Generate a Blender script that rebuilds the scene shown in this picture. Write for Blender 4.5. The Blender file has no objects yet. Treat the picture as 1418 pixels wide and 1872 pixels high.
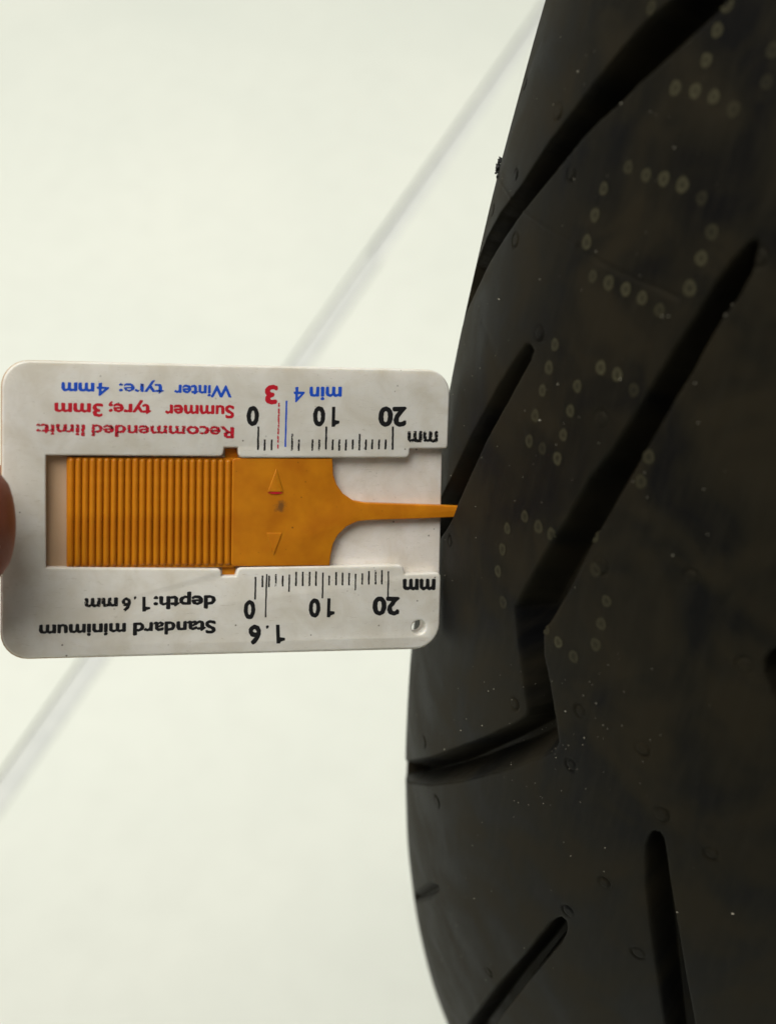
import bpy, bmesh, math, random
import numpy as np
from mathutils import Vector, Matrix

random.seed(7); rng = np.random.default_rng(7)
S = bpy.context.scene
COL = S.collection

# ------------------------------------------------------------------ camera, light, exposure
F_PX, CX, CY = 2710.34, 709.0, 936.0           # focal length and centre in photograph pixels
PITCH = math.radians(45.46)                    # the camera looks down by this much
CAM = np.array([0.0, 0.0, 0.5457])
AX = np.array([1.0, 0, 0]); AF = np.array([0, math.cos(PITCH), -math.sin(PITCH)]); AD = -np.array([0, math.sin(PITCH), math.cos(PITCH)])
M3 = np.stack([AX, AD, AF], 1)                 # camera space (right, down, forward) -> world

cam_d = bpy.data.cameras.new('camera'); cam = bpy.data.objects.new('camera', cam_d); COL.objects.link(cam)
cam.location = CAM; cam.rotation_euler = (math.pi/2 - PITCH, 0, 0)
cam_d.sensor_fit = 'VERTICAL'; cam_d.sensor_height = 24; cam_d.lens = F_PX/1872*24
cam_d.clip_start = 0.01; cam_d.clip_end = 60
cam_d.dof.use_dof = True; cam_d.dof.focus_distance = 0.226
cam_d.dof.aperture_fstop = cam_d.lens/3.0      # an opening 3.0 mm wide
cam_d.dof.aperture_blades = 0
S.camera = cam

W = bpy.data.worlds.new('World'); S.world = W; W.use_nodes = True
bg = W.node_tree.nodes['Background']; bg.inputs[0].default_value = (1.0, 0.97, 0.90, 1); bg.inputs[1].default_value = 0.06

def area(name, loc, target, size, energy, color):
    d = bpy.data.lights.new(name, 'AREA'); d.shape = 'RECTANGLE'; d.size, d.size_y = size; d.energy = energy; d.color = color
    o = bpy.data.objects.new(name, d); COL.objects.link(o); o.location = loc
    o.rotation_euler = (Vector(target) - Vector(loc)).to_track_quat('-Z', 'Y').to_euler(); return o
area('window_light', (-1.3, 3.6, 5.0), (0.0, 0.5, 0.1), (4.5, 3.0), 136, (1.0, 0.99, 0.92))
cl = area('overhead_fill', (-0.9, 0.08, 3.0), (0.0, 0.5, 0.0), (2.5, 2.3), 24.5, (1.0, 0.98, 0.91)); cl.data.spread = math.radians(75)   # unseen lamp added for the gauge face, beam limited off the floor behind

V = S.view_settings; V.view_transform = 'Standard'; V.look = 'None'; V.gamma = 1; V.use_curve_mapping = False; V.exposure = 0.0
S.render.engine = 'CYCLES'

# ------------------------------------------------------------------ helpers
def ray(px):
    px = np.atleast_2d(np.asarray(px, float))
    return np.stack([(px[:, 0]-CX)/F_PX, (px[:, 1]-CY)/F_PX, np.ones(len(px))], 1)
def cam2world(P): return CAM + (np.asarray(P)/1000.0) @ M3.T          # millimetres in camera space -> metres

def nodes(name):
    m = bpy.data.materials.new(name); m.use_nodes = True
    nt = m.node_tree; return m, nt, nt.nodes['Principled BSDF']
def N(nt, kind, **kw):
    n = nt.nodes.new(kind)
    for k, v in kw.items():
        if k in n.inputs.keys(): n.inputs[k].default_value = v
        else: setattr(n, k, v)
    return n
def ramp(nt, fac, stops):
    r = nt.nodes.new('ShaderNodeValToRGB'); e = r.color_ramp.elements
    while len(e) < len(stops): e.new(0.5)
    for el, (p, c) in zip(e, stops):
        el.position = p; el.color = c if len(c) == 4 else (*c, 1)
    nt.links.new(fac, r.inputs[0]); return r.outputs[0]
def g(v): return (v, v, v, 1)
def mix(nt, fac, a, b, mode='MIX'):
    n = nt.nodes.new('ShaderNodeMix'); n.data_type = 'RGBA'; n.blend_type = mode
    for sock, v in ((n.inputs[0], fac), (n.inputs[6], a), (n.inputs[7], b)):
        if hasattr(v, 'links') or isinstance(v, bpy.types.NodeSocket): nt.links.new(v, sock)
        else: sock.default_value = v if not isinstance(v, tuple) or len(v) == 4 else (*v, 1)
    return n.outputs[2]
def coords(nt, scale=1000.0, out='Object', stretch=(1, 1, 1)):
    t = nt.nodes.new('ShaderNodeTexCoord'); m = nt.nodes.new('ShaderNodeMapping')
    m.inputs['Scale'].default_value = tuple(scale*s for s in stretch)
    nt.links.new(t.outputs[out], m.inputs[0]); return m.outputs[0]
def noise(nt, vec, scale, detail=3, rough=0.55, dist=0.0):
    n = N(nt, 'ShaderNodeTexNoise', Scale=scale, Detail=detail, Roughness=rough, Distortion=dist); nt.links.new(vec, n.inputs['Vector']); return n.outputs['Fac']
def bump(nt, bsdf, h, strength, dist):
    b = N(nt, 'ShaderNodeBump', Strength=strength, Distance=dist); nt.links.new(h, b.inputs['Height']); nt.links.new(b.outputs[0], bsdf.inputs['Normal'])

# ------------------------------------------------------------------ materials
def mat_rubber(name, paint=False):
    m, nt, b = nodes(name)
    uv = coords(nt, 1.0, 'UV')
    streak = coords(nt, 1.0, 'UV', (0.25, 1.6, 1))
    big = noise(nt, uv, 0.075, 3, .55, .6)
    st = noise(nt, streak, 0.5, 4, .6)
    fine = noise(nt, uv, 9.0, 3, .6)
    c1 = ramp(nt, big, [(.36, (.0028, .0032, .0042)), (.48, (.0080, .0074, .0055)), (.64, (.0165, .0135, .0082))])
    c2 = mix(nt, ramp(nt, st, [(.45, g(0)), (.75, g(.35))]), c1, (.020, .018, .013))
    if paint:
        a = N(nt, 'ShaderNodeAttribute', attribute_name='paint')
        wear = noise(nt, uv, 2.2, 3)
        mm = nt.nodes.new('ShaderNodeMath'); mm.operation = 'MULTIPLY'
        nt.links.new(a.outputs['Fac'], mm.inputs[0]); nt.links.new(ramp(nt, wear, [(.3, g(.55)), (.6, g(1))]), mm.inputs[1])
        c2 = mix(nt, mm.outputs[0], c2, (.058, .054, .031))
    nt.links.new(c2, b.inputs['Base Color'])
    nt.links.new(ramp(nt, big, [(.35, g(.55)), (.65, g(.70))]), b.inputs['Roughness'])
    b.inputs['Specular IOR Level'].default_value = .12; b.inputs['Specular Tint'].default_value = (1, .90, .68, 1)
    h = mix(nt, .2, fine, st)
    bump(nt, b, h, .35, .00015)
    return m
RUB = mat_rubber('rubber'); DOT = mat_rubber('rubber_paint', True)

def mat_white(name, finger_shade=None, tint=(.78, .755, .70)):
    m, nt, b = nodes(name)
    c = coords(nt)
    sm = noise(nt, c, .16, 4, .6, .5)
    base = mix(nt, ramp(nt, sm, [(.40, g(0)), (.66, g(.8))]), tint, tuple(t*k for t, k in zip(tint, (.84, .81, .75))))
    sc = coords(nt, 1000, 'Object', (.35, 1.9, 1))           # faint brushed scratches
    scr = noise(nt, sc, 1.6, 4, .7, 1.2)
    base = mix(nt, ramp(nt, scr, [(.60, g(0)), (.72, g(.42))]), base, (.42, .37, .28))
    vo = N(nt, 'ShaderNodeTexVoronoi', Scale=.55); nt.links.new(c, vo.inputs['Vector'])
    patch = noise(nt, c, .12, 2)
    spot = nt.nodes.new('ShaderNodeMath'); spot.operation = 'MULTIPLY'
    nt.links.new(ramp(nt, vo.outputs['Distance'], [(.05, g(.85)), (.10, g(0))]), spot.inputs[0])
    nt.links.new(ramp(nt, patch, [(.47, g(0)), (.56, g(1))]), spot.inputs[1])
    base = mix(nt, spot.outputs[0], base, (.13, .10, .07))
    if finger_shade:                                               # tan shade of the finger behind thin plastic, painted into its colour
        x0, x1, col = finger_shade
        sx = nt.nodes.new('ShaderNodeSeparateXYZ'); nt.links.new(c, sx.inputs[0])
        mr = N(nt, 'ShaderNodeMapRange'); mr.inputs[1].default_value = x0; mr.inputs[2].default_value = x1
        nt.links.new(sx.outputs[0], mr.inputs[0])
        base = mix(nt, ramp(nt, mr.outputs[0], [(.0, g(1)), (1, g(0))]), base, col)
    nt.links.new(base, b.inputs['Base Color'])
    b.inputs['Roughness'].default_value = .42; b.inputs['Specular IOR Level'].default_value = .4
    b.inputs['Subsurface Weight'].default_value = .25; b.inputs['Subsurface Radius'].default_value = (1, .85, .6); b.inputs['Subsurface Scale'].default_value = .0012
    bump(nt, b, mix(nt, .4, noise(nt, c, 2.2, 3), scr), .12, .0002)
    return m
WHITE = mat_white('white_plastic')

def mat_slider():
    m, nt, b = nodes('amber_plastic')
    c = coords(nt)
    n1 = noise(nt, c, .22, 3)
    col = mix(nt, ramp(nt, n1, [(.35, g(0)), (.7, g(1))]), (.62, .225, .006), (.50, .158, .004))
    vo = N(nt, 'ShaderNodeTexVoronoi', Scale=.7); nt.links.new(c, vo.inputs['Vector'])
    patch = noise(nt, c, .3, 2)
    mu = nt.nodes.new('ShaderNodeMath'); mu.operation = 'MULTIPLY'
    nt.links.new(ramp(nt, vo.outputs['Distance'], [(.05, g(.8)), (.12, g(0))]), mu.inputs[0]); nt.links.new(ramp(nt, patch, [(.52, g(0)), (.6, g(1))]), mu.inputs[1])
    col = mix(nt, mu.outputs[0], col, (.10, .035, .006))
    # a grey-brown smudge between the two arrows
    dv = nt.nodes.new('ShaderNodeVectorMath'); dv.operation = 'DISTANCE'; nt.links.new(c, dv.inputs[0]); dv.inputs[1].default_value = SMUDGE
    fl = noise(nt, c, 1.1, 4, .7)
    ad = nt.nodes.new('ShaderNodeMath'); ad.operation = 'MULTIPLY_ADD'; nt.links.new(fl, ad.inputs[0]); ad.inputs[1].default_value = -2.6; nt.links.new(dv.outputs['Value'], ad.inputs[2])
    ad2 = nt.nodes.new('ShaderNodeMath'); ad2.operation = 'ADD'; nt.links.new(ad.outputs[0], ad2.inputs[0]); ad2.inputs[1].default_value = 1.3
    col = mix(nt, ramp(nt, ad2.outputs[0], [(.25, g(.72)), (1.0, g(0))]), col, (.10, .055, .025))
    nt.links.new(col, b.inputs['Base Color'])
    b.inputs['Roughness'].default_value = .42; b.inputs['Specular IOR Level'].default_value = .32
    b.inputs['Subsurface Weight'].default_value = .3; b.inputs['Subsurface Radius'].default_value = (1, .45, .1); b.inputs['Subsurface Scale'].default_value = .0010
    bump(nt, b, noise(nt, c, 1.5, 3), .08, .0002)
    return m

def mat_ink(name, col, wear):
    m, nt, b = nodes(name)
    c = coords(nt); n = noise(nt, c, 2.4, 4, .65)
    tr = nt.nodes.new('ShaderNodeBsdfTransparent'); mx = nt.nodes.new('ShaderNodeMixShader')
    b.inputs['Base Color'].default_value = (*col, 1); b.inputs['Roughness'].default_value = .5
    nt.links.new(ramp(nt, n, [(wear-.02, g(0)), (wear+.03, g(1))]), mx.inputs[0])
    nt.links.new(tr.outputs[0], mx.inputs[1]); nt.links.new(b.outputs[0], mx.inputs[2])
    nt.links.new(mx.outputs[0], nt.nodes['Material Output'].inputs[0]); return m
BLACK = mat_ink('black_ink', (.005, .005, .006), .22); BLACKW = mat_ink('black_ink_worn', (.006, .006, .007), .42)
RED = mat_ink('red_ink', (.56, .006, .022), .24); REDW = mat_ink('red_ink_worn', (.56, .008, .03), .455)
BLUE = mat_ink('blue_ink', (.006, .085, .60), .24); BLUEW = mat_ink('blue_ink_worn', (.006, .085, .60), .43)

def mat_floor():
    m, nt, b = nodes('pale_floor')
    c = coords(nt, 1.0)
    n1 = noise(nt, c, 3.2, 4, .55, .4); n2 = noise(nt, c, 60, 3)
    col = mix(nt, ramp(nt, n1, [(.35, g(0)), (.68, g(1))]), (.70, .73, .67), (.755, .775, .71))
    col = mix(nt, ramp(nt, n2, [(.4, g(0)), (.75, g(.25))]), col, (.65, .665, .61))
    nt.links.new(col, b.inputs['Base Color']); b.inputs['Roughness'].default_value = .6; b.inputs['Specular IOR Level'].default_value = .25
    bump(nt, b, n2, .1, .001); return m
def mat_grout():
    m, nt, b = nodes('grey_joint')
    n = noise(nt, coords(nt, 1.0), 90, 3)
    nt.links.new(ramp(nt, n, [(.3, (.57, .59, .575)), (.7, (.65, .665, .64))]), b.inputs['Base Color']); b.inputs['Roughness'].default_value = .9; return m
def mat_skin():
    m, nt, b = nodes('skin')
    c = coords(nt); n = noise(nt, c, .12, 4); f = noise(nt, c, 1.6, 4)
    nt.links.new(ramp(nt, n, [(.35, (.22, .062, .032)), (.7, (.29, .092, .050))]), b.inputs['Base Color']); b.inputs['Roughness'].default_value = .5
    b.inputs['Subsurface Weight'].default_value = .35; b.inputs['Subsurface Radius'].default_value = (1, .35, .2); b.inputs['Subsurface Scale'].default_value = .003
    bump(nt, b, f, .3, .0003); return m
def mat_plain(name, col, rough=.5):
    m, nt, b = nodes(name)
    n = noise(nt, coords(nt), .8, 3)
    nt.links.new(ramp(nt, n, [(.3, tuple(v*.8 for v in col)), (.7, col)]), b.inputs['Base Color']); b.inputs['Roughness'].default_value = rough; return m

def link(name, me, mat=None, parent=None, smooth=False):
    o = bpy.data.objects.new(name, me); COL.objects.link(o)
    if mat and not me.materials: me.materials.append(mat)
    if smooth: me.shade_smooth()
    if parent: o.parent = parent
    return o
def tag(o, label, cat, group=None):
    o['label'] = label; o['category'] = cat
    if group: o['group'] = group

# ------------------------------------------------------------------ floor: pale slabs with a grey joint
def floor_hit(px):
    d = ray(px) @ M3.T; return CAM + d*(-CAM[2]/d[:, 2])[:, None]
pa, pb = floor_hit([(958, 75), (165, 1215)])
jdir = (pa-pb)[:2]; jdir /= np.linalg.norm(jdir); jang = math.atan2(jdir[1], jdir[0])
SL, JW = 2.4, 0.0095
fl = bpy.data.objects.new('floor', bpy.data.meshes.new('floor')); COL.objects.link(fl)
bm = bmesh.new(); bmesh.ops.create_grid(bm, x_segments=1, y_segments=1, size=9); bm.to_mesh(fl.data); bm.free()
fl.data.materials.append(mat_grout()); fl.location = (pb[0]+jdir[0]*.35, pb[1]+jdir[1]*.35, -0.0012); fl.rotation_euler = (0, 0, jang); fl['kind'] = 'structure'
bm = bmesh.new(); bmesh.ops.create_cube(bm, size=1); bmesh.ops.scale(bm, vec=(SL-JW, SL-JW, .03), verts=bm.verts)
bmesh.ops.bevel(bm, geom=bm.edges[:], offset=.0012, segments=2, affect='EDGES')
tile_me = bpy.data.meshes.new('slab'); bm.to_mesh(tile_me); bm.free(); tile_me.materials.append(mat_floor())
for i in range(-2, 3):
    for j in range(-2, 2):
        t = link('slab', tile_me, None, fl); t.location = (i*SL, (j+.5)*SL, -.0138)

# ------------------------------------------------------------------ the tyre (a wheel-sized ring standing on the floor, axle horizontal)
TC = np.array([199.00205, -96.34142, 426.64784]); TA = np.array([0.85121991, 0.37405581, -0.36811264]); TA /= np.linalg.norm(TA)
TR, Tr = 238.0928, 70.6766                      # ring radius and section radius in millimetres
E1 = -TC - ((-TC) @ TA)*TA; E1 /= np.linalg.norm(E1); E2 = np.cross(TA, E1)
def t_sdf(P):
    d = P-TC; h = d @ TA; rho = np.sqrt(np.maximum((d*d).sum(-1)-h*h, 0)); return np.sqrt((rho-TR)**2+h*h)-Tr, h, rho
UK, VK = TR+Tr, Tr
def px2uv(px):
    """photograph pixel -> place on the tread (mm round the tyre, mm across it)"""
    d = ray(px); L = np.linalg.norm(d, axis=1); t = np.full(len(d), 80.0); best = np.full(len(d), 1e9); bt = t.copy()
    for k in range(90):
        s, h, rho = t_sdf(d*t[:, None]); c = s < best-1e-9; best = np.where(c, s, best); bt = np.where(c, t, bt)
        t = t + np.maximum(np.abs(s), .02)*np.sign(s)*.9/L
    P = d*bt[:, None]; s, h, rho = t_sdf(P)
    return np.stack([np.arctan2((P-TC) @ E2, (P-TC) @ E1)*UK, np.arctan2(h, rho-TR)*VK], 1)
def uv2cam(u, v, off=0.0):
    th = u/UK; ph = v/VK; rr = Tr+off
    e = np.cos(th)[..., None]*E1 + np.sin(th)[..., None]*E2
    return TC + (TR+rr*np.cos(ph))[..., None]*e + (rr*np.sin(ph))[..., None]*TA
def dens(pts, n=5):
    pts = np.asarray(pts, float); out = []
    for a, b in zip(pts[:-1], pts[1:]):
        for k in range(n): out.append(a+(b-a)*k/n)
    out.append(pts[-1]); return np.array(out)
def ext(p, L, end):
    a, b = (p[-4], p[-1]) if end else (p[3], p[0]); d = (b-a)/np.linalg.norm(b-a); q = (b+d*L)[None]
    return np.concatenate([p, q]) if end else np.concatenate([q, p])

# groove: left edge, right edge (photo pixels, both from the same end), extension beyond sight at start / end in mm, depth, wall run
GR = [
 ([(1330,-118),(1275,-58),(1225,0),(1178,41),(1125,102),(1068,175),(1003,261),(950,342),(913,391),(889,436),(870,485),(855,545)],
  [(1430,-96),(1378,-46),(1325,8),(1268,60),(1212,112),(1167,152),(1134,186),(1105,211),(1068,247),(1023,304),(979,357),(950,393),(922,434),(897,475),(883,503),(866,539),(858,556)], 0, 16, 6.5, .7),
 ([(970,631),(961,630),(948,648),(910,706),(861,796),(825,872),(809,902),(797,930)],
  [(971,633),(975,641),(969,659),(928,733),(888,805),(864,858),(836,922),(827,947),(815,968),(803,985)], 0, 14, 6.0, .7),
 ([(1380,436),(1367,443),(1335,477),(1302,524),(1271,576),(1232,635),(1193,700),(1154,763),(1115,825),(1075,874),(1032,951),(993,1013),(955,1080),(941,1109),(946,1166),(955,1233),(964,1296),(960,1309),(948,1319),(883,1348),(788,1384),(744,1392)],
  [(1383,438),(1385,453),(1373,498),(1348,545),(1320,581),(1289,635),(1265,680),(1232,731),(1195,796),(1161,857),(1123,922),(1084,989),(1046,1066),(1017,1118),(993,1156),(993,1195),(1003,1243),(1015,1314),(1021,1356),(1013,1374),(931,1407),(836,1431),(788,1436),(747,1431)], 0, 22, 6.5, 1.5),
 ([(1025,1677),(1015,1680),(1005,1687),(985,1711),(956,1748),(907,1802),(858,1866),(826,1905)],
  [(1027,1677),(1034,1683),(1036,1694),(1034,1706),(1025,1724),(966,1793),(917,1857),(878,1905)], 0, 24, 6.0, .8),
 ([(1196,1519),(1189,1522),(1184,1529),(1180,1542),(1179,1565),(1180,1620),(1188,1694),(1202,1788),(1215,1880),(1232,1990)],
  [(1198,1519),(1206,1522),(1212,1531),(1215,1545),(1218,1565),(1224,1610),(1237,1689),(1254,1788),(1271,1880),(1294,1990)], 0, 30, 6.0, .8),
 ([(1408,1190),(1396,1206),(1397,1232),(1410,1266),(1430,1300),(1480,1390)],
  [(1412,1188),(1430,1180),(1450,1190),(1470,1222),(1495,1270),(1545,1350)], 0, 34, 6.0, .9),
 ([(800,1619),(788,1614),(764,1626),(757,1631)],
  [(802,1621),(802,1628),(788,1643),(762,1650)], 0, 10, 1.6, .9),
]
POLY = []
for l, r, e0, e1, dep, wall in GR:
    a, b = px2uv(dens(l)), px2uv(dens(r))
    if e1: a, b = ext(a, e1, True), ext(b, e1, True)
    q = np.concatenate([a, b[::-1]]); wl = np.full(len(q), wall)
    if len(l) == 22:                                        # the long groove: its lower flank leans back past the last bend
        nb = len(b); wl[len(a):len(a)+nb-5*19] = 2.3
    POLY.append((q, dep, wl))
def poly_sdf(q, P, wl):
    """signed distance of points P to closed polygon q, negative inside"""
    d2 = np.full(len(P), 1e9); dn = d2.copy(); ins = np.zeros(len(P), bool)
    for a, b, wk in zip(q, np.roll(q, -1, 0), wl):
        e = b-a; w = P-a; L = e @ e
        if L < 1e-12: continue
        t = np.clip((w @ e)/L, 0, 1); x = w - t[:, None]*e; xx = (x*x).sum(1); d2 = np.minimum(d2, xx); dn = np.minimum(dn, xx/(wk*wk))
        c = ((a[1] <= P[:, 1]) & (b[1] > P[:, 1])) | ((b[1] <= P[:, 1]) & (a[1] > P[:, 1]))
        if c.any():
            xs = a[0] + (P[:, 1]-a[1])/(b[1]-a[1] if b[1] != a[1] else 1e-9)*e[0]; ins ^= c & (P[:, 0] < xs)
    sg = np.where(ins, -1, 1); return sg*np.sqrt(d2), sg*np.sqrt(dn)
def sstep(x): x = np.clip(x, 0, 1); return x*x*(3-2*x)
def groove(disp, U, Vv, q, dep, wall, mask):
    lo, hi = q.min(0)-1, q.max(0)+1
    k = np.where((U > lo[0]) & (U < hi[0]) & (Vv > lo[1]) & (Vv < hi[1]) & mask)[0]
    if not len(k): return
    P = np.stack([U[k], Vv[k]], 1); s, sn = poly_sdf(q, P, wall)
    wob = .05*np.sin(P[:, 0]*1.7+P[:, 1]*2.3)*np.sin(P[:, 0]*.61-P[:, 1]*.83)      # the edges are not ruler straight
    s = s + wob; sn = sn + wob*.3
    d = np.where(sn < 0, -dep*(1-(1-np.clip(-sn/1.25, 0, 1))**1.25), 0)
    d -= .10*np.exp(-np.maximum(s, 0)/.22)                                            # slightly rounded lip
    disp[k] = np.minimum(disp[k], d)

deg = math.pi/180
u_d = np.arange(-5*deg*UK, 43*deg*UK, .235); v_d = np.arange(-80*deg*VK, 19*deg*VK, .205)
u_c = np.linspace(u_d[-1], u_d[0]+2*math.pi*UK, 480)[1:-1]; U1 = np.concatenate([u_d, u_c])
vmax = 110*deg*VK
V1 = np.concatenate([np.linspace(-vmax, v_d[0], 22)[:-1], v_d, np.linspace(v_d[-1], 80*deg*VK, 70)[1:], np.linspace(80*deg*VK, vmax, 16)[1:]])
nu, nv = len(U1), len(V1)
Ug, Vg = np.meshgrid(U1, V1, indexing='ij'); Uf, Vf = Ug.ravel(), Vg.ravel()
disp = np.zeros(nu*nv)
win = (Uf <= u_d[-1]) & (Vf <= v_d[-1])
for q, dep, wall in POLY: groove(disp, Uf, Vf, q, dep, wall, np.ones(len(Uf), bool))
per = 2*math.pi*UK/9                                        # the pattern repeats round the tyre and is mirrored across its crown
tread = np.abs(Vf) < 78*deg*VK
for k in range(-1, 10):
    for q, dep, wall in POLY:
        if k: groove(disp, Uf, Vf, q+np.array([k*per, 0]), dep, np.maximum(wall, 1.5), ~win & tread & (Vf < v_d[-1]))
        groove(disp, Uf, Vf, q*np.array([1, -1])+np.array([(k-.5)*per, 0]), dep, np.maximum(wall, 1.5), ~win & tread & (Vf > v_d[-1]))
# small round moulding marks
VENT = [(960,152),(1020,204),(942,320),(900,386),(942,438),(1044,318),(985,610),(1098,766),(822,990),(1000,1092),(1098,1034),(940,1286),(1262,1055),(1360,1216),(1043,1398),(1174,1370),(1208,1490),(1104,1614),(1038,1666),(1166,1742),(893,1776),(775,1356),(799,1466),(1060,1300),(1300,1560),(1385,470)]
vent_uv = px2uv(VENT)
for k, (vu, vv) in enumerate(vent_uv):
    j = np.where((np.abs(Uf-vu) < 2.6) & (np.abs(Vf-vv) < 2.6) & win)[0]
    du, dv = Uf[j]-vu, Vf[j]-vv; dd = np.hypot(du, dv); rr = 1.02+.12*math.sin(k*2.1); an = np.arctan2(dv, du)
    am = .5+.5*np.cos(an-k*1.3)*.8
    disp[j] += -.34*am*np.exp(-((dd-rr)/.17)**2) + .08*(dd < rr-.15)
# the fine mould seam crossing the tread, and shallow wear ripples by the short groove
def line_feature(px, amp, sig, wig=0):
    p = px2uv(dens(px, 8)); lo, hi = p.min(0)-2, p.max(0)+2
    j = np.where((Uf > lo[0]) & (Uf < hi[0]) & (Vf > lo[1]) & (Vf < hi[1]) & win)[0]; P = np.stack([Uf[j], Vf[j]], 1); d2 = np.full(len(j), 1e9)
    for a, b in zip(p[:-1], p[1:]):
        e = b-a; w = P-a; t = np.clip((w @ e)/max(e @ e, 1e-9), 0, 1); x = w-t[:, None]*e; d2 = np.minimum(d2, (x*x).sum(1))
    disp[j] += amp*np.exp(-d2/sig**2)
line_feature([(903,318),(915,335),(940,372),(962,392),(1000,418),(1056,449)], .11, .2)
line_feature([(1056,449),(1095,478),(1120,492),(1160,510),(1205,528),(1240,545)], -.16, .32)
for k in range(5): line_feature([(880+k*12, 590+k*38), (905+k*13, 640+k*38)], -.05, .7)
# faint general unevenness
disp += .035*np.sin(Uf*.21+1.3*np.sin(Vf*.09))*np.sin(Vf*.17+.7) * (np.abs(Vf) < 80*deg*VK)
P = uv2cam(Uf, Vf, disp)
# inner lining
vi = np.linspace(vmax, -vmax, 18); Ui, Vi = np.meshgrid(U1, vi, indexing='ij'); PI_ = uv2cam(Ui.ravel(), Vi.ravel(), np.full(Ui.size, -9.0))
Pall = np.concatenate([P.reshape(nu, nv, 3), PI_.reshape(nu, 18, 3)], 1); nc = nv+18
UVall = np.concatenate([np.stack([Ug, Vg], -1), np.stack([Ui, Vi], -1)], 1).reshape(-1, 2)
idx = np.arange(nu*nc).reshape(nu, nc)
A = idx; B = np.roll(idx, -1, 0); Cc = np.roll(B, -1, 1); D = np.roll(A, -1, 1)
F = np.stack([A, B, Cc, D], -1).reshape(-1, 4)
tyre_base = cam2world(TC[None])[0]; tyre_base[2] = 0
tyre = bpy.data.objects.new('motorcycle_tyre', None); COL.objects.link(tyre); tyre.location = tyre_base; tyre.empty_display_size = .05
tag(tyre, 'black motorcycle tyre with angled tread grooves and dotted paint marks', 'tyre')
def fast_mesh(name, co, faces):
    me = bpy.data.meshes.new(name); n = len(faces); k = faces.shape[1]
    me.vertices.add(len(co)); me.vertices.foreach_set('co', np.ascontiguousarray(co, np.float32).ravel())
    me.loops.add(n*k); me.loops.foreach_set('vertex_index', faces.astype(np.int32).ravel())
    me.polygons.add(n); me.polygons.foreach_set('loop_start', np.arange(0, n*k, k, dtype=np.int32))
    me.polygons.foreach_set('use_smooth', np.ones(n, bool)); me.update(calc_edges=True); return me
Wp = cam2world(Pall.reshape(-1, 3)) - tyre_base
# outward winding check
f0 = F[(100*nc+200)]; nn = np.cross(Wp[f0[1]]-Wp[f0[0]], Wp[f0[3]]-Wp[f0[0]]); out = M3 @ (uv2cam(UVall[f0[0], 0], UVall[f0[0], 1], 1.0)-uv2cam(UVall[f0[0], 0], UVall[f0[0], 1], 0.0))
if nn @ out < 0: F = F[:, ::-1]
me = fast_mesh('tread', Wp, F)
uvl = me.uv_layers.new(name='UVMap'); uvl.data.foreach_set('uv', UVall[F.ravel()].astype(np.float32).ravel())
link('tread', me, RUB, tyre)

def surf(u, v, off): return cam2world(uv2cam(np.asarray(u, float), np.asarray(v, float), off)) - tyre_base
# dotted paint letters: small worn rings
DOTS = [(1190,14,.55),(1310,55,1),(1328,8,.8),(1290,110,1),(1234,161,.9),(1270,166,1),(1304,177,1),(1340,200,.45),(1400,150,.35),(1412,92,.5),
 (1148,306,.6),(1181,320,.8),(1213,327,1),(1247,338,1),(1282,362,.4),(1103,345,.8),(1087,393,.8),(1072,443,.9),(1300,424,.5),(1281,472,.9),(1260,527,.8),
 (1083,505,.6),(1112,517,.8),(1143,529,1),(1173,545,.9),(1205,567,.55),
 (1014,630,.8),(1003,672,.75),(991,714,.8),(978,760,.7),(967,806,.7),(991,820,.4),(1018,838,.9),(1029,795,.85),(1042,751,.9),(1055,706,.85),(1098,672,1),(1128,685,1),(1158,713,.4),
 (1185,835,.6),(1171,880,.55),(959,944,.7),(984,963,.7),(1008,977,.7),(927,966,.75),(918,1004,.7),(910,1044,.75),(919,1101,.45),(991,1107,.4),(1085,980,.6),(1088,1042,.3),
 (1108,1099,.6),(1098,1140,.6),(1088,1178,.6),(1020,1174,.95),(1048,1200,.6),(997,1150,.5)]
rad = np.array([0, .35, .62, .85, 1.05]); wt = np.array([.30, .45, 1.0, .9, .08]); na = 18
for x, y, w in DOTS:
    u0, v0 = px2uv([(x, y)])[0]; R0 = .92*(1+random.uniform(-.1, .1))
    ua, va, pa_ = [u0], [v0], [wt[0]*w]
    for r_, w_ in zip(rad[1:], wt[1:]):
        for k in range(na):
            t = 2*math.pi*k/na; q = R0*r_*(1+.05*math.sin(3*t+x)); ua.append(u0+q*1.08*math.cos(t)); va.append(v0+q*.95*math.sin(t)); pa_.append(w_*w)
    ua, va = np.array(ua), np.array(va)
    # follow the rubber below (the grooves dip)
    iu = np.clip(np.round((ua-u_d[0])/.235).astype(int), 0, nu-1); iv = np.clip(np.searchsorted(V1, va), 0, nv-1)
    dsp = disp.reshape(nu, nv)[iu, iv]
    co = surf(ua, va, np.where(dsp < -.5, dsp, np.maximum(dsp, -.05))+.035)
    fc = [(0, 1+k, 1+(k+1) % na) for k in range(na)]
    for ring in range(3):
        a = 1+ring*na; fc += [(a+k, a+na+k, a+na+(k+1) % na, a+(k+1) % na) for k in range(na)]
    me = bpy.data.meshes.new('paint_dot'); me.from_pydata(co.tolist(), [], fc); me.update()
    at = me.attributes.new('paint', 'FLOAT', 'POINT'); at.data.foreach_set('value', np.array(pa_, np.float32))
    ul = me.uv_layers.new(name='UVMap'); li = np.zeros(len(me.loops), np.int32); me.loops.foreach_get('vertex_index', li)
    ul.data.foreach_set('uv', np.stack([ua[li], va[li]], 1).astype(np.float32).ravel())
    link('paint_dot', me, DOT, tyre, True)

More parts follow.
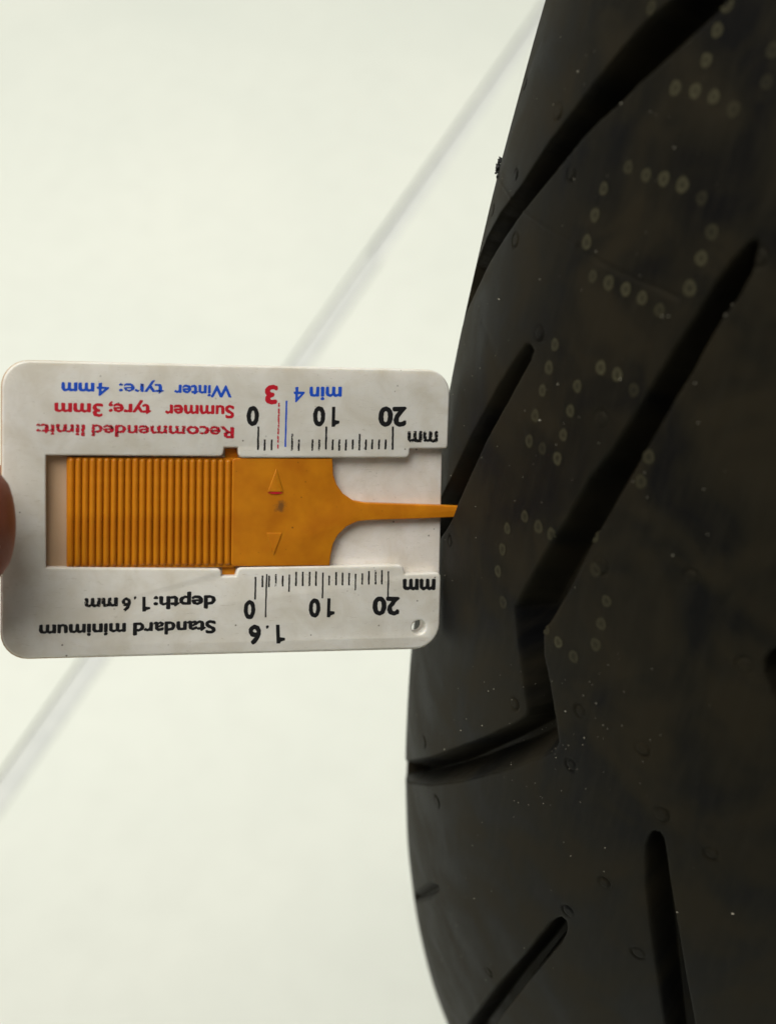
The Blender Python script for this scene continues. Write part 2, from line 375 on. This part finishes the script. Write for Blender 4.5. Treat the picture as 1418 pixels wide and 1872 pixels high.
# dust specks, crumbs of rubber in and on the grooves
def bits(name, uvs, sizes, off, mat):
    vs, fs = [], []
    tet = np.array([(1, 1, 1), (-1, -1, 1), (-1, 1, -1), (1, -1, -1), (0, 0, 1.5), (1.3, 0, -.3)], float)
    for (u, v), s in zip(uvs, sizes):
        iu = int(np.clip(round((u-u_d[0])/.235), 0, nu-1)); iv = int(np.clip(np.searchsorted(V1, v), 0, nv-1))
        c = surf([u], [v], disp.reshape(nu, nv)[iu, iv]+off)[0]
        M = Matrix.Rotation(random.uniform(0, 6.3), 3, Vector((random.gauss(0, 1), random.gauss(0, 1), random.gauss(0, 1))).normalized())
        b = len(vs); jit = tet*np.array([random.uniform(.4, 1.3) for _ in range(3)])
        vs += [tuple(c + np.array(M @ Vector(p))*s*.001) for p in jit]
        fs += [(b+i, b+j, b+k) for i, j, k in ((0, 1, 2), (0, 3, 1), (0, 2, 3), (1, 3, 2), (4, 0, 1), (4, 1, 2), (5, 0, 3))]
    me = bpy.data.meshes.new(name); me.from_pydata(vs, [], fs); me.update(); o = link(name, me, mat, tyre); o['kind'] = 'stuff'; return o
DUST = mat_plain('dust', (.30, .28, .22), .9)
pp = []
for _ in range(150):
    y = random.uniform(60, 1850); xs = np.interp(y, [0, 450, 700, 1190, 1400, 1650, 1870], [993, 880, 822, 752, 740, 758, 815]); pp.append((xs+4+abs(random.gauss(0, 1))*190, y))
for _ in range(80): pp.append((random.gauss(1010, 110), random.gauss(1340, 80)))
pp = [p for p in pp if 760 < p[0] < 1410]
bits('dust_specks', px2uv(pp), [random.choice((.035, .045, .055, .07, .1)) for _ in pp], .03, DUST)
big = [(1210,578),(1222,578),(1300,560),(1322,577),(1215,757),(1087,970),(1021,1103),(1010,1112),(912,547),(987,768),(951,378),(963,372),(930,406),(1184,106),(1237,1668),(958,1733),(1338,1670),(1016,1385),(812,1370),(1283,612),(1270,700),(1146,866)]
bits('groove_dust', px2uv(big), [random.uniform(.09, .19) for _ in big], .02, DUST)
CR = mat_plain('rubber_crumb', (.012, .012, .012), .7)
for cx0, cy0, n, sp in ((909, 305, 34, 9), (847, 570, 16, 7)):
    uvc = px2uv([(cx0+random.uniform(-2, 4), cy0+random.gauss(0, sp)) for _ in range(n)])
    o = bits('rubber_crumb', uvc, [random.uniform(.12, .32) for _ in range(n)], .25, CR); del o['kind']

# ------------------------------------------------------------------ tread depth gauge (plane fitted to its four corners)
GX = np.array([.96384487, -.0016886, .26645867]); GYd = np.array([-.03693236, .98948175, .13986373]); GO = np.array([-23.24339, -.09934, 221.63144])
GY = -GYd; GZ = np.cross(GX, GY)
def px2g(px, z=0.0):
    """photograph pixel -> gauge coordinates in mm on the plane z above its face"""
    d = ray(px); o = GO + GZ*z; t = (o @ GZ)/(d @ GZ); P = d*t[:, None] - GO; return np.stack([P @ GX, P @ GY], 1)
gauge = bpy.data.objects.new('tread_depth_gauge', None); COL.objects.link(gauge)
Mg = np.eye(4); Mg[:3, 0], Mg[:3, 1], Mg[:3, 2] = M3 @ GX, M3 @ GY, M3 @ GZ; Mg[:3, 3] = cam2world(GO[None])[0]
gauge.matrix_world = Matrix(Mg.tolist()); gauge.empty_display_size = .03
tag(gauge, 'white plastic tyre tread depth gauge with ribbed amber slider pressed against tyre', 'depth gauge')
SMUDGE = (*[float(v) for v in px2g([(513, 926)], -.3)[0]], -.3)
AMBER = mat_slider()

def fillet(pts, seg=7):
    """closed outline with corner radii: [(x, y, r)]"""
    out = []; n = len(pts)
    for i in range(n):
        p = np.array(pts[i][:2]); r = pts[i][2]; a = np.array(pts[i-1][:2]); b = np.array(pts[(i+1) % n][:2])
        if r <= 0: out.append(p); continue
        da = (a-p)/np.linalg.norm(a-p); db = (b-p)/np.linalg.norm(b-p); ang = math.acos(np.clip(da @ db, -1, 1)); k = r/math.tan(ang/2)
        k = min(k, .49*np.linalg.norm(a-p), .49*np.linalg.norm(b-p)); r = k*math.tan(ang/2)
        c = p + (da+db)/np.linalg.norm(da+db)*r/math.sin(ang/2)
        v0 = p+da*k-c; v1 = p+db*k-c; t = math.acos(np.clip(v0 @ v1/(r*r), -1, 1)); sg = np.sign(v0[0]*v1[1]-v0[1]*v1[0])
        s = seg if r > .8 else 4
        for q in range(s+1):
            w = sg*t*q/s; out.append(c + np.array([v0[0]*math.cos(w)-v0[1]*math.sin(w), v0[0]*math.sin(w)+v0[1]*math.cos(w)]))
    return np.array(out)
def plate(name, loops, z0, z1, bev, mat, parent, seg=3):
    """flat outline(s) in mm, first outer then holes, from z0 up to z1 with rounded edges"""
    cu = bpy.data.curves.new(name, 'CURVE'); cu.dimensions = '2D'; cu.fill_mode = 'BOTH'
    cu.extrude = ((z1-z0)/2-bev)*.001; cu.bevel_depth = bev*.001; cu.bevel_resolution = seg; cu.offset = -bev*.001
    for lp in loops:
        sp = cu.splines.new('POLY'); sp.points.add(len(lp)-1); sp.use_cyclic_u = True
        for k, q in enumerate(lp): sp.points[k].co = (q[0]*.001, q[1]*.001, 0, 1)
    tmp = bpy.data.objects.new('tmp', cu); COL.objects.link(tmp)
    me = bpy.data.meshes.new_from_object(tmp.evaluated_get(bpy.context.evaluated_depsgraph_get())); bpy.data.objects.remove(tmp)
    me.name = name; me.transform(Matrix.Translation((0, 0, (z0+z1)/2*.001)))
    me.materials.clear(); o = link(name, me, mat, parent)
    bm = bmesh.new(); bm.from_mesh(me); bmesh.ops.remove_doubles(bm, verts=bm.verts, dist=2e-6); bm.to_mesh(me); bm.free()
    for p_ in me.polygons: p_.use_smooth = True
    me.set_sharp_from_angle(angle=math.radians(40)); return o
def outline(px, z):
    q = px2g([p[:2] for p in px], z); return fillet([(a, b, p[2]/12.0) for (a, b), p in zip(q, px)])
def circ(c, r, n=28): return np.array([(c[0]+r*math.cos(2*math.pi*k/n), c[1]+r*math.sin(2*math.pi*k/n)) for k in range(n)])
hole = circ(px2g([(765.7, 1147)])[0], 13.4/12.0)
frame = plate('frame', [outline([(4.5,658.8,46),(823.5,677,44),(818.5,820.5,6),(749.5,820.5,2),(748,837,9),(437,837,8),(435,818.5,1),(410.5,818.5,1),(408,834.5,8),(85,832.5,1),(85,1037.5,1),(404,1040,8),(405.5,1053.5,1),(431.5,1053.5,1),(435,1038,8),(737,1033,10),(740.5,1049.5,2),(806,1047,9),(802.5,1184.5,46),(3.5,1204.8,46)], 0), hole], -1.75, 0, .32, WHITE, gauge)
x_tan = px2g([(150, 930)], -1.7)[0][0]
PLATE = mat_white('white_plastic_recess', (x_tan-3.5, x_tan+9, (.52, .36, .225)), (.92, .865, .815))
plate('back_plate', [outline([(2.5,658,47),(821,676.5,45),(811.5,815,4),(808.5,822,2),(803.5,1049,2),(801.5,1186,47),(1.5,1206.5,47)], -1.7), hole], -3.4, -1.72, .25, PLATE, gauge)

# slider
so = [(123,836.5,3),(607.6,838.5,0),(609.5,868.7,0),(615.7,886,0),(627,902.5,0),(646.5,915.5,0),(669,919.5,0),(740,922,0),(807,924,0),(836,925.3,0),(880,927,3),(878,944,3),(828,945.5,0),(773,948,0),(675.7,951,0),(653,953.5,0),(633.5,962.7,0),(617,979,0),(609,995,0),(604.5,1014.6,0),(602.7,1034,0),(123,1036.5,3)]
slab = [(122.5,836,4),(427,837,0),(427,1037,0),(122.5,1037.5,4)]
slider = plate('slider', [outline([(425,837.8,6)]+so[1:-1]+[(423,1035.5,6)], -.3)], -1.66, -.28, .16, AMBER, gauge)
plate('ribbed_grip', [outline(slab, -.85)], -1.66, -.82, .08, AMBER, slider)
plate('guide_tab', [outline([(411.5,819.8,1),(434.5,819.8,1),(434.5,838,0),(411.5,838,0)], -1.5)], -1.69, -1.5, .03, AMBER, slider)
plate('guide_tab', [outline([(406.5,1035,0),(431,1035,0),(430.5,1052,1),(406.5,1052,1)], -1.5)], -1.69, -1.5, .03, AMBER, slider)
# ribs: round-backed bars with rounded ends
def rib_mesh(L, w, h):
    bm = bmesh.new(); rings = []; ns, nr = 8, 14
    ys = [-L/2+w/2*(1-math.cos(t)) for t in np.linspace(0, math.pi/2, 6)]; ys = ys + [-y for y in ys[::-1]]
    for i, y in enumerate(ys):
        k = min(1, max(.02, math.sqrt(max(0, 1-((max(0, abs(y)-(L/2-w/2)))/(w/2))**2))))
        rings.append([bm.verts.new((w/2*k*math.cos(t)*.001, y*.001, h*k*math.sin(t)*.001)) for t in np.linspace(0, math.pi, ns)])
    for a, b in zip(rings[:-1], rings[1:]):
        for k in range(ns-1): bm.faces.new((a[k], a[k+1], b[k+1], b[k]))
    bmesh.ops.recalc_face_normals(bm, faces=bm.faces); me = bpy.data.meshes.new('rib'); bm.to_mesh(me); bm.free()
    me.materials.append(AMBER); me.shade_smooth(); return me
ytop, ybot = px2g([(280, 837.5), (280, 1035.5)], -.4)[:, 1]; RIB = rib_mesh(ytop-ybot, 1.0, .58)
for k in range(23):
    xa = 130.5+k*(417.5-130.5)/22; q = px2g([(xa+.8, 837.5), (xa-.8, 1035.5)], -.4)
    o = link('rib', RIB, None, slider); o.location = ((q[0, 0]+q[1, 0])/2*.001, (q[0, 1]+q[1, 1])/2*.001, -.86*.001)
    o.rotation_euler = (0, 0, -math.atan2(q[0, 0]-q[1, 0], q[0, 1]-q[1, 1])); o.scale = (random.uniform(.96, 1.03), random.uniform(.992, 1.004), random.uniform(.92, 1.05))
plate('arrow_mark', [outline([(505.4,856,1),(518.5,899.5,1),(489,899.5,1)], -.2)], -.4, -.13, .12, AMBER, slider)
plate('arrow_mark', [outline([(487,974,1),(516,974,1),(500,1016,1)], -.2)], -.4, -.13, .12, AMBER, slider)

def flat(name, pts, faces, mat, parent, z):
    me = bpy.data.meshes.new(name); me.from_pydata([(a*.001, b*.001, z*.001) for a, b in pts], [], faces); me.update()
    me.polygons.foreach_set('use_smooth', np.zeros(len(me.polygons), bool)); return link(name, me, mat, parent)
lens = [(489+29*t, 901.2-1.9*math.sin(math.pi*t)) for t in np.linspace(0, 1, 9)] + [(489+29*t, 901.2+1.9*math.sin(math.pi*t)) for t in np.linspace(1, 0, 9)[1:-1]]
flat('red_mark', px2g(lens, -.10), [tuple(range(len(lens)))[::-1]], RED, slider, -.10)

# printed scale
def tick(x, y0, y1, mat=BLACK, w=3.3, dx=0.0):
    n = 9; L, R_ = [], []
    for k in range(n):
        t = k/(n-1); y = y0+(y1-y0)*t; h = w/2*(1+random.uniform(-.16, .16)); xx = x+dx*t+random.uniform(-.25, .25); L.append((xx-h, y)); R_.append((xx+h, y))
    pts = L+R_; q = px2g(pts, .012); flat('tick_mark', q, [(k, k+1, n+k+1, n+k) for k in range(n-1)], mat, frame, .012)
Z = 3.545
for k, vx in enumerate([115,157,202,None,None,335,378,None,466,510,555,597,640,683,727,770,812,853,897,940,986]):
    if vx is None: continue
    top = 318 if k % 10 == 0 else (365 if k % 5 == 0 else 402)
    tick(440+vx/Z, 690+top/Z, 690+(470+random.uniform(-6, 6))/Z, BLACKW if k in (5, 6, 8, 9, 12, 15) else BLACK, 3.4, -.8)
tick(510.3, 736.5, 820, REDW, 3.0, -2.2); tick(523.8, 732.5, 817, BLUE, 3.0, -2.2)
for k, (vx, a, b) in enumerate([(132,158,305),(177,150,225),(220,150,225),(264,140,222),(308,150,220),(351,143,255),(395,125,218),(438,125,218),(482,125,217),(524,122,217),(568,130,297),(609,150,213),(654,127,213),(695,130,213),(738,133,213),(780,138,245),(823,135,208),(866,120,208),(909,115,207),(950,115,207),(992,122,287)]):
    tick(430+vx/Z, 1010+a/Z, 1010+b/Z, BLACKW if k in (3, 8, 18) else BLACK, 3.1 if k % 5 else 2.8, -.8 if b-a > 100 else -.3)
tick(430+204/Z, 1010+140/Z, 1010+420/Z, BLACK, 2.6, -2)

# lettering (upside down in the photograph); x runs from the first letter on the right to the last on the left
def lettering(txt, right, left, h, mat, bold=.022, single=False):
    """right/left: pixel of the baseline at the start and the end of the word, h: capital height in pixels (downwards)"""
    cu = bpy.data.curves.new('lettering', 'FONT'); cu.body = txt; cu.size = 1; cu.offset = min(bold, 0); cu.resolution_u = 6; cu.fill_mode = 'FRONT'
    tmp = bpy.data.objects.new('tmp', cu); COL.objects.link(tmp)
    me = bpy.data.meshes.new_from_object(tmp.evaluated_get(bpy.context.evaluated_depsgraph_get())); bpy.data.objects.remove(tmp)
    me.name = 'lettering'; me.materials.clear()
    co = np.zeros(len(me.vertices)*3); me.vertices.foreach_get('co', co); co = co.reshape(-1, 3).copy(); fcs = [tuple(p.vertices) for p in me.polygons]; nV = len(co)
    if bold > 0:                                            # the print has bled: strokes grow by laying shifted copies over each other
        cs, fs, lay = [], [], []
        for k in range(9):
            t = k*math.pi/4; d = (0, 0, 0) if k == 8 else (bold*math.cos(t), bold*math.sin(t), 0)
            cs.append(co+np.array(d)); fs += [tuple(v+nV*k for v in f) for f in fcs]; lay.append(np.full(nV, k*.0011))
        co = np.concatenate(cs); lay = np.concatenate(lay); bpy.data.meshes.remove(me); me = bpy.data.meshes.new('lettering'); me.from_pydata(co.tolist(), [], fs)
    else: lay = np.zeros(nV)
    x0, x1 = co[:, 0].min(), co[:, 0].max(); cap = .73
    if single: y0, y1 = co[:, 1].min(), co[:, 1].max()
    else: y0, y1 = -bold, cap+bold
    s = (co[:, 0]-x0)/(x1-x0); t = (co[:, 1]-y0)/(y1-y0)
    r_, l_ = np.array(right, float), np.array(left, float)
    px = r_ + s[:, None]*(l_-r_) + t[:, None]*np.array([-.02*h, h]); px += np.stack([.35*np.sin(px[:, 1]*.9+px[:, 0]*.4), .35*np.sin(px[:, 0]*.7)], 1)
    q = px2g(px, .012); co = np.concatenate([q, (.012+lay)[:, None]], 1)*.001
    me.vertices.foreach_set('co', co.astype(np.float32).ravel()); me.update(); return link('lettering', me, mat, frame)
def one(x0, x1, y0, y1, lean=0.0, mat=BLACK):
    """a figure 1 with its flag, upside down, pixel box x0..x1, y0 (foot) .. y1 (top)"""
    w, h = x1-x0, y1-y0; st = .42*w if w > 9 else .36*w
    pts = [(x1-w+0, y0), (x0+st, y0), (x0+st, y0+.66*h), (x1, y0+.70*h), (x1, y0+.83*h), (x0+st*1.25, y0+.90*h), (x0+st*.95, y1), (x0, y1)]
    pts = [(x+lean*(y-y0)/h, y) for x, y in pts]
    flat('lettering', px2g(pts, .012), [(0, 7, 6, 5, 2, 1), (2, 5, 4, 3)], mat, frame, .012)
lettering('Winter', (424,704.7), (319,703), 23.5, BLUE, .034); lettering('tyre:', (300,702), (218,700.5), 23.5, BLUEW, .024); lettering('4', (200,700), (177.5,699.7), 25, BLUE, .016); lettering('mm', (173,699.7), (113,698.5), 25, BLUE, .036)
lettering('Summer', (428.5,741), (302,739.5), 25.5, RED, .034); lettering('tyre;', (277,739), (199,737), 24.5, RED, .034); lettering('3mm', (189,737.5), (100,736), 26, RED, .036)
lettering('Recommended', (428.5,779.5), (168,776), 23.5, REDW, .034); lettering('limit:', (156,776), (67,774.5), 23, REDW, .03)
lettering('depth:', (395,1088), (281,1090), 26, BLACK, .038); one(260.5, 275, 1091, 1118, 0); lettering('.', (249.5,1090.5), (245,1090.5), 26, BLACK, .03)
lettering('6', (240,1092), (223,1092.5), 26, BLACKW, .04, True); lettering('mm', (216,1092), (155,1093.5), 25.5, BLACKW, .045)
lettering('Standard', (395,1133.7), (244,1138), 25.5, BLACK, .038); lettering('minimum', (231,1138.5), (72,1142), 25.5, BLACK, .038)
def zt(ox, oy, x0, x1, y0, y1): return (ox+x1/Z, oy+y0/Z), (ox+x0/Z, oy+y0/Z), (y1-y0)/Z
def zone(ox, oy, x0, x1, y0, y1, lean=0): one(ox+x0/Z, ox+x1/Z, oy+y0/Z, oy+y1/Z, lean)
for txt, x0, x1, y0, y1, m_ in (('0',40,120,185,315,BLACK),('0',470,549,186,318,BLACK),('20',893,1075,188,320,BLACK),('3',158,242,48,175,RED)):
    a, b, h = zt(440, 690, x0, x1, y0, y1); lettering(txt, a, b, h, m_, .045, True)
zone(440, 690, 592, 642, 190, 320, -1); a, b, h = zt(440, 690, 345, 415, 62, 160); lettering('4', a, b, h, BLUE, .012, True)
a, b, h = zt(440, 690, 447, 655, 60, 160); lettering('min', a, b, h, BLUE, .03)
a, b, h = zt(440, 690, 1080, 1278, 347, 460); lettering('mm', a, b, h, mat_ink('black_ink_flaked', (.006, .006, .007), .45), .04)
for txt, x0, x1, y0, y1 in (('0',57,132,308,433),('0',478,553,297,422),('20',890,1066,285,408),('6',88,168,468,598)):
    a, b, h = zt(430, 1010, x0, x1, y0, y1); lettering(txt, a, b, h, BLACK, .045, True)
zone(430, 1010, 597, 646, 297, 420, -1); zone(430, 1010, 264, 320, 468, 590, 1); a, b, h = zt(430, 1010, 199, 218, 472, 494); lettering('.', a, b, h, BLACK, .03, True)
a, b, h = zt(430, 1010, 1085, 1298, 170, 282); lettering('mm', a, b, h, BLACK, .045)

# ------------------------------------------------------------------ the hand that holds the gauge
def chain(bm, pts, n=5):
    """overlapping balls along joints [(x, y, z, r)] in gauge mm"""
    for (a, b) in zip(pts[:-1], pts[1:]):
        L = math.dist(a[:3], b[:3]); k = max(2, int(L/2.2))
        for i in range(k+1):
            t = i/k; p = [a[j]+(b[j]-a[j])*t for j in range(4)]
            bmesh.ops.create_icosphere(bm, subdivisions=2, radius=p[3], matrix=Matrix.Translation(p[:3]))
FING = {
 'thumb': [(-128,-2,-26,16),(-100,-22,-2,12.5),(-68,-12,13,9.6),(-52,-5,10.5,9.6),(-39.9,-.4,9.0,9.0)],
 'index': [(-96,8,-40,11.5),(-65,-2,-36,9.3),(-45,-2.5,-23,8.0),(-28,-2,-11.8,7.2)],
 'middle': [(-100,27,-44,11.5),(-64,22,-52,9.4),(-44,16,-42,8.3),(-42,13,-27,7.3)],
 'ring': [(-104,46,-42,11),(-76,46,-56,8.9),(-62,42,-47,7.8),(-66,38,-34,6.9)],
 'little': [(-108,62,-36,9.5),(-86,62,-48,7.6),(-74,58,-43,6.8),(-76,54,-33,6.0)]}
bm = bmesh.new()
for k, pts in FING.items():
    chain(bm, pts)
    if k != 'thumb': chain(bm, [pts[0], (-150, 8+pts[0][1]*.35, -34, 15)])
chain(bm, [(-128,-2,-26,16), (-155,8,-30,17)]); chain(bm, [(-120,0,-30,14), (-110,40,-38,12)])
for dy in (-2.6, 2.2): chain(bm, [(-47,-3+dy,9.3,7.8), (-38.9,-.4+dy,8.9,7.6)])
chain(bm, [(-150,12,-34,18), (-172,12,-34,19), (-250,-30,-15,27), (-330,-75,10,36)]); chain(bm, [(-150,24,-34,15), (-172,24,-34,17), (-250,-18,-15,25)])
for v in bm.verts: v.co *= .001
me = bpy.data.meshes.new('tmp'); bm.to_mesh(me); bm.free(); tmp = bpy.data.objects.new('tmp', me); COL.objects.link(tmp)
md = tmp.modifiers.new('r', 'REMESH'); md.mode = 'VOXEL'; md.voxel_size = .0013
md = tmp.modifiers.new('s', 'SMOOTH'); md.factor = .5; md.iterations = 6
me = bpy.data.meshes.new_from_object(tmp.evaluated_get(bpy.context.evaluated_depsgraph_get())); bpy.data.objects.remove(tmp)
hand = bpy.data.objects.new('hand', None); COL.objects.link(hand); hand.matrix_world = gauge.matrix_world.copy()
tag(hand, 'bare hand pinching the end of the white gauge, thumb tip on its face', 'hand')
link('skin', me, mat_skin(), hand, True)
NAIL = mat_plain('nail', (.62, .36, .28), .3)
def nail(tip, prev, up, w, L):
    d = (Vector(tip[:3])-Vector(prev[:3])).normalized(); up = Vector(up); up = (up-d*up.dot(d)).normalized(); sd = d.cross(up); r = tip[3]
    bm = bmesh.new(); rows = []
    for i in range(7):
        a = -L*.62+L*i/6; k = math.sqrt(max(.05, 1-max(0, (i-4)/2.6)**2)); row = []
        for j in range(9):
            t = (j/8-.5)*2*w*k; row.append(bm.verts.new(((Vector(tip[:3])+d*a+sd*(r*.98*math.sin(t))+up*(r*.98*math.cos(t)+.15-max(0, i-3)*.12))*.001)))
        rows.append(row)
    for a, b in zip(rows[:-1], rows[1:]):
        for j in range(8): bm.faces.new((a[j], a[j+1], b[j+1], b[j]))
    me = bpy.data.meshes.new('nail'); bmesh.ops.solidify(bm, geom=bm.faces[:], thickness=-.0004); bmesh.ops.recalc_face_normals(bm, faces=bm.faces); bm.to_mesh(me); bm.free(); link('nail', me, NAIL, hand, True)
nail(FING['thumb'][-1], FING['thumb'][-2], (0, 0, 1), .75, 11)
for k, u in (('index', (0, 0, -1)), ('middle', (1, 0, 0)), ('ring', (1, 0, 0)), ('little', (1, 0, 0))): nail(FING[k][-1], FING[k][-2], u, .7, 9)
